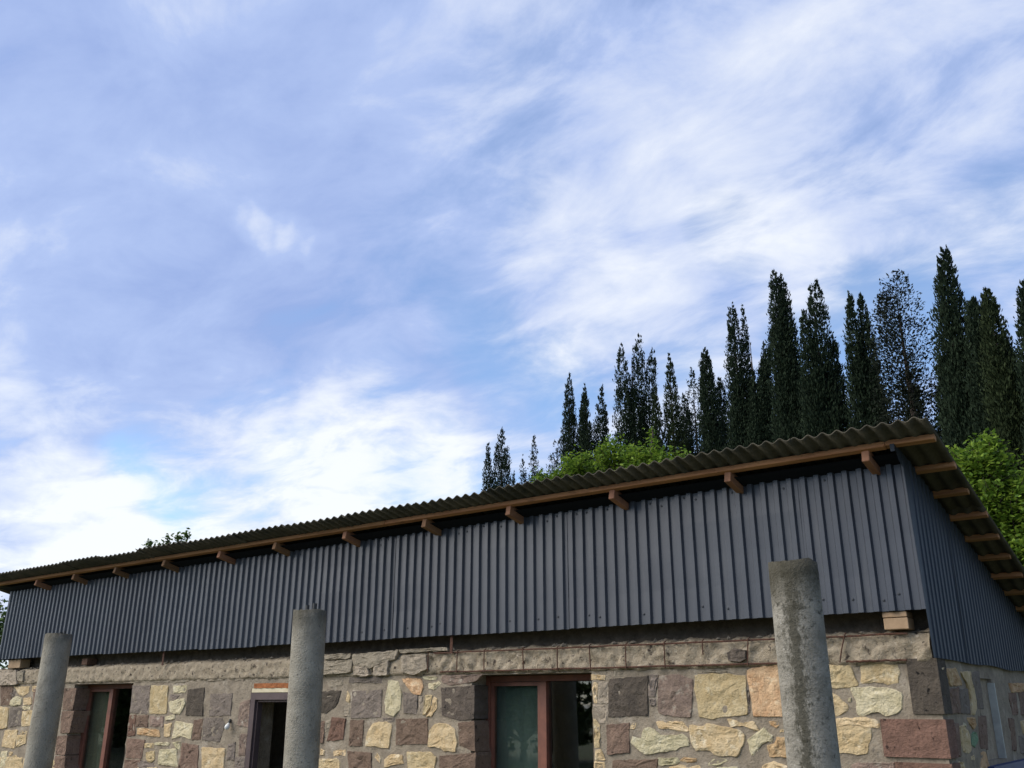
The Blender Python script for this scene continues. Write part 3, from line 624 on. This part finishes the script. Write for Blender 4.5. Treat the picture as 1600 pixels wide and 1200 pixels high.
for r in range(4):
    for k in range(nsh):
        o = proto if first else proto.copy()
        if not first: col.objects.link(o)
        first = False
        y = -.5+r*1.58+ (rnd.uniform(-.022, .022) if r == 0 else 0); x = .352-9*WP-.085-k*SW
        o.location = (x, y, ROOF(y)-.007*0 + .009*(k % 2)*0 - .008*r*0 + (.0 if r == 0 else -.009)+.006*(k % 2)); o.rotation_euler = (0, rnd.uniform(-.003, .003), 0)
        local(o, house)

# ------------------------------------------------------------------ columns in front of the house
def column(name, top, bottom, rad, mat, stubs, label):
    """top, bottom: surveyed axis points (photo px) in the row of columns"""
    t = Vector(at_y(*top, -1.66)); b_ = Vector(at_y(*bottom, -1.66)); ax = (t-b_)/(t.z-b_.z); base = t-ax*t.z
    root = empty(name, (base.x, base.y, 0)); tag(root, label, 'column', 'round concrete columns standing in front of the house')
    m = MB(); n = 40; hs = [0, .5, 1.0, 1.5, 1.9]+[1.9+(t.z-1.9)*i/9 for i in range(1, 10)]; V = []
    for h in hs:
        for k in range(n):
            an = 2*math.pi*k/n; r_ = rad*(1+.014*noise.noise((math.cos(an)*1.5, math.sin(an)*1.5, h*2+t.x))+.008*noise.noise((math.cos(an)*6, math.sin(an)*6, h*9+t.x)))*(1.0 if h < t.z-.04 else .985)
            c_ = ax*h; zt = .022*noise.noise((math.cos(an)*4, math.sin(an)*4, 4+t.x)) if h > t.z-.01 else 0
            V.append((c_.x+r_*math.cos(an), c_.y+r_*math.sin(an), h+zt))
    m.add(V, [(i*n+k, i*n+(k+1) % n, (i+1)*n+(k+1) % n, (i+1)*n+k) for i in range(len(hs)-1) for k in range(n)]+[tuple(range((len(hs)-1)*n, len(hs)*n))])
    m.build('shaft', mat, root, smooth=True)
    for dx, dy, h, r_ in stubs:
        s = MB(); p_ = ax*t.z; s.tube([(p_.x+dx, p_.y+dy, t.z-.03), (p_.x+dx, p_.y+dy, t.z+h)], r_, 8); s.build('bolt', 'grey_plastic', root)
    return root
column('concrete_column', (1238, 880), (1272, 1200), .150, 'concrete_mossy', [(-.08, .05, .022, .016), (.02, .07, .03, .02), (-.09, -.03, .015, .014)], 'round concrete column with dark mossy streak running down from its top')
column('concrete_column', (484.5, 955), (470, 1200), .150, 'concrete', [(-.04, .0, .055, .019), (.06, .0, .065, .021)], 'round concrete column with two upright bolts, beside the doorway')
column('concrete_column', (92, 992), (59, 1200), .150, 'concrete', [(-.02, .03, .035, .018), (.03, .05, .045, .014), (.0, .06, .03, .02)], 'round concrete column with rusty lumps on top, beside the brown-curtained window')

# ------------------------------------------------------------------ bulb on the wall
bw = at_y(354.5, 1137, .02); br = empty('light_bulb', (bw[0], WF, bw[2])); tag(br, 'white light bulb in a grey socket on the stone wall by the doorway', 'light bulb')
m = MB(); cd = Vector((.25, -.55, -.8)).normalized(); o0 = Vector((-.035, -.02, .075))
m.tube([o0+cd*s for s in (0.03, .045, .06, .075, .09, .105, .115, .119)], [.014, .018, .026, .031, .032, .026, .014, .003], 14); m.build('bulb', 'white_plastic', br, smooth=True)
m = MB(); m.tube([o0-cd*.02, o0+cd*.032], .017, 10); m.tube([o0-cd*.02, o0-cd*.03+Vector((0, .03, .02)), Vector((-.05, .01, .14))], .004, 6); m.build('socket', 'grey_plastic', br)

# ------------------------------------------------------------------ trees
def leaf_mesh(name, C, U, S, L_, W_, mat, parent):
    """one diamond-shaped leaf a row: centre C, direction U, side S, length L_, width W_"""
    n = len(C); U = U/np.linalg.norm(U, axis=1, keepdims=True); S = np.cross(U, S); S /= np.maximum(1e-6, np.linalg.norm(S, axis=1, keepdims=True))
    L_ = np.asarray(L_).reshape(-1, 1); W_ = np.asarray(W_).reshape(-1, 1)
    V = np.stack([C-U*L_*.5, C+S*W_*.5, C+U*L_*.5, C-S*W_*.5], 1).reshape(-1, 3)
    me = bpy.data.meshes.new(name); me.vertices.add(4*n); me.vertices.foreach_set('co', V.ravel().astype(np.float32))
    me.loops.add(4*n); me.loops.foreach_set('vertex_index', np.arange(4*n, dtype=np.int32)); me.polygons.add(n)
    me.polygons.foreach_set('loop_start', np.arange(0, 4*n, 4, dtype=np.int32)); me.polygons.foreach_set('loop_total', np.full(n, 4, dtype=np.int32))
    me.update(calc_edges=True); me.materials.append(MATS[mat]); o = bpy.data.objects.new(name, me); col.objects.link(o); o.parent = parent; return o

def cypress(px, py, dist, width_px, label, spires=None, n=9000, mat='cypress', loose=0.0, profile=.62, bend=0.0, height_off=0.0):
    """tip at photo (px, py), so far from the camera; spires: (side offset in radii, height fraction, radius fraction, lean)"""
    tip = at_d(px, py, dist); H = tip[2]; R = width_px/F_PX*dist*(.66 if px > 1120 else .76)
    side = np.array([RGT[0], RGT[1], 0]); side /= np.linalg.norm(side)
    root = empty('cypress_tree' if loose < .5 else 'conifer_tree', (tip[0], tip[1], 0)); tag(root, label, 'tree', 'row of tall conifers behind the house')
    m = MB(); m.tube([(0, 0, 0), (0.02, 0, H*.5), (0, 0, H*.93)], [.16*R+.06, .10*R+.03, .01], 8); m.build('trunk', 'bark', root)
    spires = spires or [(0, 1.0, 1.0, 0.0)]
    Cs, Us, big = [], [], []; wsum = sum(s[2]*s[1] for s in spires)
    for so, hf, rf, lean in spires:
        nt = int(5.2*n/8*s_w(so, hf, rf, wsum)); h = H*hf
        M_ = nt*6; t = np.where(rng.random(M_) < .86, rng.uniform(.40, 1.0, M_), rng.uniform(0, .40, M_)); prof = np.minimum(1, (t/.10+.05)**.5)*np.clip((1-t)/.44, 0, 1)**(profile+.06)
        keep = rng.random(M_) < np.maximum(prof, .05); t = t[keep][:nt]; prof = prof[keep][:nt]
        th = rng.random(len(t))*2*math.pi
        lump = 1+.20*np.sin(3*th+9*t+so*7)*np.sin(17*t+th) + .13*np.sin(5*th-31*t+so)+.10*np.sin(70*t+4*th)
        rr = R*rf*prof*lump*np.sqrt(rng.random(len(t))*.8+.2)
        if loose: rr = R*rf*prof*lump*rng.random(len(t))**.6
        ofs = so*R*np.minimum(1, .35+t*1.2)[:, None]*side[None]*(.6+.4*np.minimum(1, t*2)[:, None])
        P = np.stack([rr*np.cos(th), rr*np.sin(th), t*h], 1)+ofs+((lean*R*t**5)[:, None])*side[None]
        out = np.stack([np.cos(th), np.sin(th), np.full(len(t), 2.6-2.2*loose)], 1); out /= np.linalg.norm(out, axis=1, keepdims=True)
        if abs(lean) > .5: out += (lean*.55*(t**4))[:, None]*side[None]
        k = 8; P = np.repeat(P, k, 0); out = np.repeat(out, k, 0); sp = np.repeat(np.clip(prof*1.5, .25, 1), k)[:, None]
        P = P+rng.normal(0, .055+.05*loose, P.shape)*np.array([1, 1, 1.9-loose])*sp+out*rng.random((len(P), 1))*.16*sp
        Cs.append(P); Us.append(out+rng.normal(0, .22+.4*loose, out.shape)); big.append(np.ones(len(P)))
        if loose < .3:
            q = len(t)//2; sel = rng.integers(0, len(t), q); ti = t[sel]*.985; ri = R*rf*prof[sel]*.72*np.sqrt(rng.random(q)); ta = rng.random(q)*2*math.pi
            Cs.append(np.stack([ri*np.cos(ta), ri*np.sin(ta), ti*h], 1)+ofs[sel]+((lean*R*ti**5)[:, None])*side[None])
            Us.append(np.stack([np.cos(ta)*.3, np.sin(ta)*.3, np.ones(q)], 1)+rng.normal(0, .2, (q, 3))); big.append(np.full(q, 2.1)*np.clip(prof[sel]*1.4, .4, 1))
    C = np.concatenate(Cs); U = np.concatenate(Us); C[:, 2] = np.clip(C[:, 2], .05, None); N_ = len(C)
    leaf_mesh('crown', C, U, rng.normal(0, 1, C.shape), rng.uniform(.08, .16, N_)*np.concatenate(big), rng.uniform(.028, .055, N_)*np.concatenate(big)**1.2, mat, root)
    return root
def s_w(so, hf, rf, wsum): return rf*hf/wsum
G = 'tall dark cypress'
TREES = [
 # px, py, dist, width, label, spires, n, mat, loose, profile
 (784, 668, 46, 34, 'lone dark cypress with a shorter shoot, ending the row of trees', [(0, 1, 1, 0), (-.85, .95, .55, 0)], 6000, 'cypress', 0, .55),
 (803, 728, 52, 10, 'thin wispy cypress shoot beside the lone dark cypress', None, 1000, 'cypress', .2, .5),
 (834, 675, 47, 26, 'small loose conifer between the lone cypress and the bright green crown', [(0, 1, .8, 0), (-.9, .93, .6, 0)], 2600, 'cypress', .35, .6),
 (866, 686, 47, 34, 'low bushy dark conifer just above the bright green crown', [(0, 1, 1, .3)], 2200, 'cypress', .45, .35),
 (889, 584, 42, 28, 'slender dark cypress with a sharp tip and one side shoot leaning out', [(0, 1, .95, 0), (.75, .975, .55, .5)], 6500, 'cypress', 0, .55),
 (915, 600, 41.5, 34, 'dark cypress with two feathery tips above the bright green crown', [(-.2, .99, .75, .2), (.55, 1, .7, .5), (0, .9, 1, 0)], 7000, 'cypress', .1, .5),
 (941, 632, 42, 18, 'narrow short cypress squeezed beside the broad many-tipped cypress', [(0, 1, 1, .4)], 2500, 'cypress', .15, .55),
 (985, 522, 39, 48, 'broad many-tipped cypress with a ragged plume, standing free of its neighbours', [(-.45, .97, .62, 0), (.05, 1, .6, .35), (.5, .96, .6, .5), (0, .86, .95, 0)], 11000, 'cypress', 0, .42),
 (1045, 552, 38, 34, 'olive tinted cypress with a long smooth spire', [(0, 1, .95, 0), (-1.0, .91, .7, 0), (.5, .7, .9, 0)], 8500, 'cypress_olive', 0, .62),
 (1081, 575, 39, 36, 'thin see-through conifer with feathery side twigs', [(0, 1, .9, 0), (-.4, .9, .7, 0)], 2200, 'cypress', .55, .5),
 (1101, 545, 37, 28, 'slim blunt-topped cypress next to the see-through conifer', [(0, 1, 1, 0)], 6500, 'cypress', 0, .42),
 (1142, 468, 34.5, 44, 'tall cypress with a notched top', [(0, 1, .8, 0), (.45, .985, .5, .2), (-.1, .8, 1, 0)], 10000, 'cypress', 0, .5),
 (1168, 492, 34, 38, 'cypress whose curved tip sweeps over sideways', [(-.35, 1, .80, 2.4), (.0, .86, .85, 0)], 7000, 'cypress', .15, .55),
 (1193, 533, 34, 30, 'shorter pointed cypress in the gap beside the tallest blunt column', [(0, 1, .8, 0), (-.5, .93, .7, 0)], 5000, 'cypress', .05, .55),
 (1213, 422, 31.5, 46, 'tall blunt cypress column with clean smooth sides', [(-.12, 1, .8, 0), (.22, .99, .75, 0), (0, .85, 1, 0)], 12000, 'cypress', 0, .40),
 (1266, 438, 30.5, 62, 'wide cypress with a stepped shoulder on its side', [(-.05, 1, .75, .25), (.55, .87, .55, 0), (-.4, .93, .6, 0), (0, .8, 1, 0)], 13000, 'cypress', 0, .40),
 (1302, 560, 31, 26, 'wispy thin conifer filling the gap beside the stepped cypress', None, 900, 'cypress', .7, .45),
 (1331, 455, 29.5, 54, 'dark twin-tipped cypress beside the brownish conifer', [(-.35, 1, .55, .25), (.35, .995, .6, 0), (.1, .85, 1, 0)], 11000, 'cypress', 0, .45),
 (1394, 424, 28.5, 92, 'broad open brownish conifer with sky showing through its branches', [(0, 1, .85, 0), (-.3, .95, .65, 0)], 4200, 'conifer_brown', .8, .28),
 (1462, 384, 27, 66, 'tallest cypress of the row with a hooked tip', [(0, 1, .8, .28), (.7, .9, .4, .8), (.15, .8, 1, 0)], 14000, 'cypress', 0, .50),
 (1519, 465, 26.5, 44, 'rounded cypress leaning on a taller neighbour with a straggling bare twig', [(0, 1, 1, 0), (-.5, .75, .9, 0)], 10000, 'cypress', 0, .38),
 (1541, 452, 26, 54, 'stout pointed cypress with bulging flank towards the bright green tree', [(0, 1, .85, 0), (.35, .85, .8, 0), (0, .75, 1, 0)], 11000, 'cypress_olive', 0, .42),
 (1600, 440, 25, 58, 'dense dark cypress at the thick end of the row', [(0, 1, .9, 0), (-.2, .75, 1, 0)], 11000, 'cypress', 0, .45),
 (1480, 560, 28.5, 60, 'lower dark cypress behind the tallest one', [(0, 1, 1, 0)], 8000, 'cypress', .1, .4),
 (1570, 540, 27.5, 60, 'lower dark cypress filling between the stout one and the dense one', [(0, 1, 1, 0)], 8000, 'cypress', .1, .4),
 (1068, 615, 41, 34, 'short dark cypress tucked behind the see-through conifer', None, 3500, 'cypress', .1, .45),
 (1124, 590, 38, 34, 'short dark cypress tucked between the slim blunt one and the notched one', None, 4000, 'cypress', .1, .45),
 (1240, 560, 34, 44, 'lower dark cypress tucked between the blunt column and the stepped one', None, 5000, 'cypress', .1, .45),
 (1296, 585, 33, 40, 'lower dark cypress tucked behind the wispy thin conifer', None, 4000, 'cypress', .25, .4),
 (1418, 580, 30, 46, 'lower dark cypress tucked behind the open brownish conifer', None, 3500, 'cypress', .3, .4),
 (1660, 430, 24.5, 66, 'last cypress of the row beyond the dense one', [(0, 1, 1, 0)], 9000, 'cypress', 0, .45),
]
for t in TREES: cypress(*t)

def leafy_tree(base, clumps, n, leaf, mat, label, group=None, name='leafy_tree', droop=.2):
    """clumps: (x, y, z, rx, rz, weight) of leaf sprays in the crown, world places; limbs run from the trunk to each"""
    root = empty(name, (base[0], base[1], 0)); tag(root, label, 'tree', group)
    B = np.array([base[0], base[1], 0.0]); zmin = min(c[2]-c[4] for c in clumps); fork = np.array([0, 0, max(.6, zmin*.75)])
    tr = MB(); tr.tube([(0, 0, 0), (.03, .02, fork[2]*.5), tuple(fork)], [.14, .11, .09], 9); tr.build('trunk', 'bark', root)
    lb = MB(); Cs, Us = [], []; W_ = sum(c[5] for c in clumps)
    for x, y, z, rx, rz, w in clumps:
        c = np.array([x, y, z])-B; mid = (fork+c)/2+np.array([0, 0, .15])
        lb.tube([fork, mid, c, c+np.array([0, 0, rz*.7])], [.055, .04, .02, .006], 6)
        ntw = max(5, int(n*w/W_/14))
        for k in range(ntw):                                         # a twig with leaves strung along it
            d = rng.normal(0, 1, 3); d /= np.linalg.norm(d); rad = rng.random()**.45
            e = c+d*np.array([rx, rx, rz])*rad; dr = d*np.array([1, 1, .6])+np.array([0, 0, .55]); dr /= np.linalg.norm(dr); ln = rng.uniform(.25, .6)*min(1, rx*1.6)
            if rng.random() < .35: lb.tube([e-dr*ln*.7, e+dr*ln*.5], [.007, .003], 4, False)
            s = rng.uniform(-.5, .5, 14)[:, None]; P = e+dr*ln*s+rng.normal(0, .055, (14, 3)); Cs.append(P)
            u = rng.normal(0, 1, (14, 3))*np.array([1, 1, .55])+dr*.5-np.array([0, 0, droop]); Us.append(u)
    lb.build('limbs', 'bark', root)
    C = np.concatenate(Cs); U = np.concatenate(Us); N_ = len(C); S = rng.normal(0, .45, C.shape)+np.array([0, 0, 1.0])
    U_ = U/np.linalg.norm(U, axis=1, keepdims=True)
    S2 = np.cross(U_, S)
    leaf_mesh('crown', C, U, np.cross(S2, U_), rng.uniform(.7, 1.3, N_)*leaf, rng.uniform(.45, .7, N_)*leaf, mat, root)
    return root
def clump(px, py, Y, r, rz=None, w=1.0):
    p_ = at_y(px, py, Y); return (p_[0], p_[1], p_[2], r, rz or r, w)
leafy_tree(at_y(985, 760, 8.4)[:2], [clump(1005, 728, 8.3, .40, .34, 1.2), (*at_y(1020, 680, 8.3), .10, .22, .05), clump(960, 715, 8.5, .42, .33, 1), clump(905, 735, 8.6, .45, .26, 1), clump(860, 752, 8.6, .36, .18, .7), clump(1045, 735, 8.3, .45, .4, 1), clump(980, 790, 8.6, .9, .6, 1.6), clump(880, 800, 8.8, .8, .5, 1.2), clump(1100, 790, 8.4, .8, .5, 1.2)],
           15000, .088, 'spring_leaf', 'fresh bright green tree rising just above the middle of the roof edge')
leafy_tree(at_y(1590, 900, 6.8)[:2], [clump(1530, 735, 6.8, .42, .45, 1.0), clump(1500, 740, 6.8, .22, .4, .5), clump(1548, 705, 6.8, .14, .25, .15), clump(1570, 800, 6.8, .5, .4, 1.3), clump(1540, 800, 6.7, .4, .45, 1), clump(1600, 770, 7.0, .4, .35, .8), clump(1590, 870, 6.8, .6, .5, 1.5), clump(1640, 850, 6.8, .7, .6, 1.5), clump(1620, 930, 6.8, .7, .5, 1.3), clump(1560, 900, 6.8, .6, .5, 1.2)],
           21000, .082, 'spring_leaf', 'fresh bright green tree growing beside the sloping roof edge at the corner')
leafy_tree(at_y(265, 880, 8.0)[:2], [(*at_y(233, 853, 8.0), .05, .16, .06), (*at_y(246, 856, 8.0), .08, .12, .05), (*at_y(262, 843, 8.0), .06, .22, .08), (*at_y(278, 845, 8.0), .08, .20, .07), (*at_y(294, 838, 8.0), .22, .05, .07), clump(265, 905, 8.0, .9, .3, 1.5)], 1000, .12, 'dull_leaf', 'thin feathery twigs of a tree peeping over the far roof edge')
leafy_tree(at_y(-12, 990, 3.0)[:2], [clump(-8, 985, 3.0, .55, .5, 1), clump(-20, 940, 3.0, .35, .5, .4), clump(-25, 1030, 3.0, .8, .7, 1.4)], 3000, .11, 'dull_leaf', 'dull green leafy bush just past the far end of the cladding')
# trees across the yard, behind the photographer: they show in the window panes
for i, (x, y) in enumerate([(-8-3.2*k, -20+2*(k % 2)) for k in range(7)]+[(-30, -12), (-33.5, -14), (-37, -15), (-41, -17), (-26.5, -9.5)]):
    cl = [(x+rnd.uniform(-2.2, 2.2), y+rnd.uniform(-1.2, 1.2), .8+rnd.random()*4.6, 1.3, 1.0, 1) for _ in range(14)]
    leafy_tree((x, y), cl, 7000, .32, 'dull_leaf', 'leafy garden tree across the yard, mirrored dark in the window panes', 'garden trees across the yard', 'garden_tree')
for x, y, lb_ in ((6.5, 3.5, 'unseen leafy green tree added to shade the gable cladding'), (8.5, 7.5, 'added leafy green shade tree behind the one beside the gable'), (9.5, -1.0, 'added leafy green shade tree standing off the corner of the house')):  # trees out of view, added to keep skylight off the side cladding
    cl = [(x+rnd.uniform(-1.8, 1.8), y+rnd.uniform(-1.8, 1.8), 1.0+rnd.random()*4.4, 1.2, 1.0, 1) for _ in range(14)]
    leafy_tree((x, y), cl, 8000, .16, 'spring_leaf', lb_)
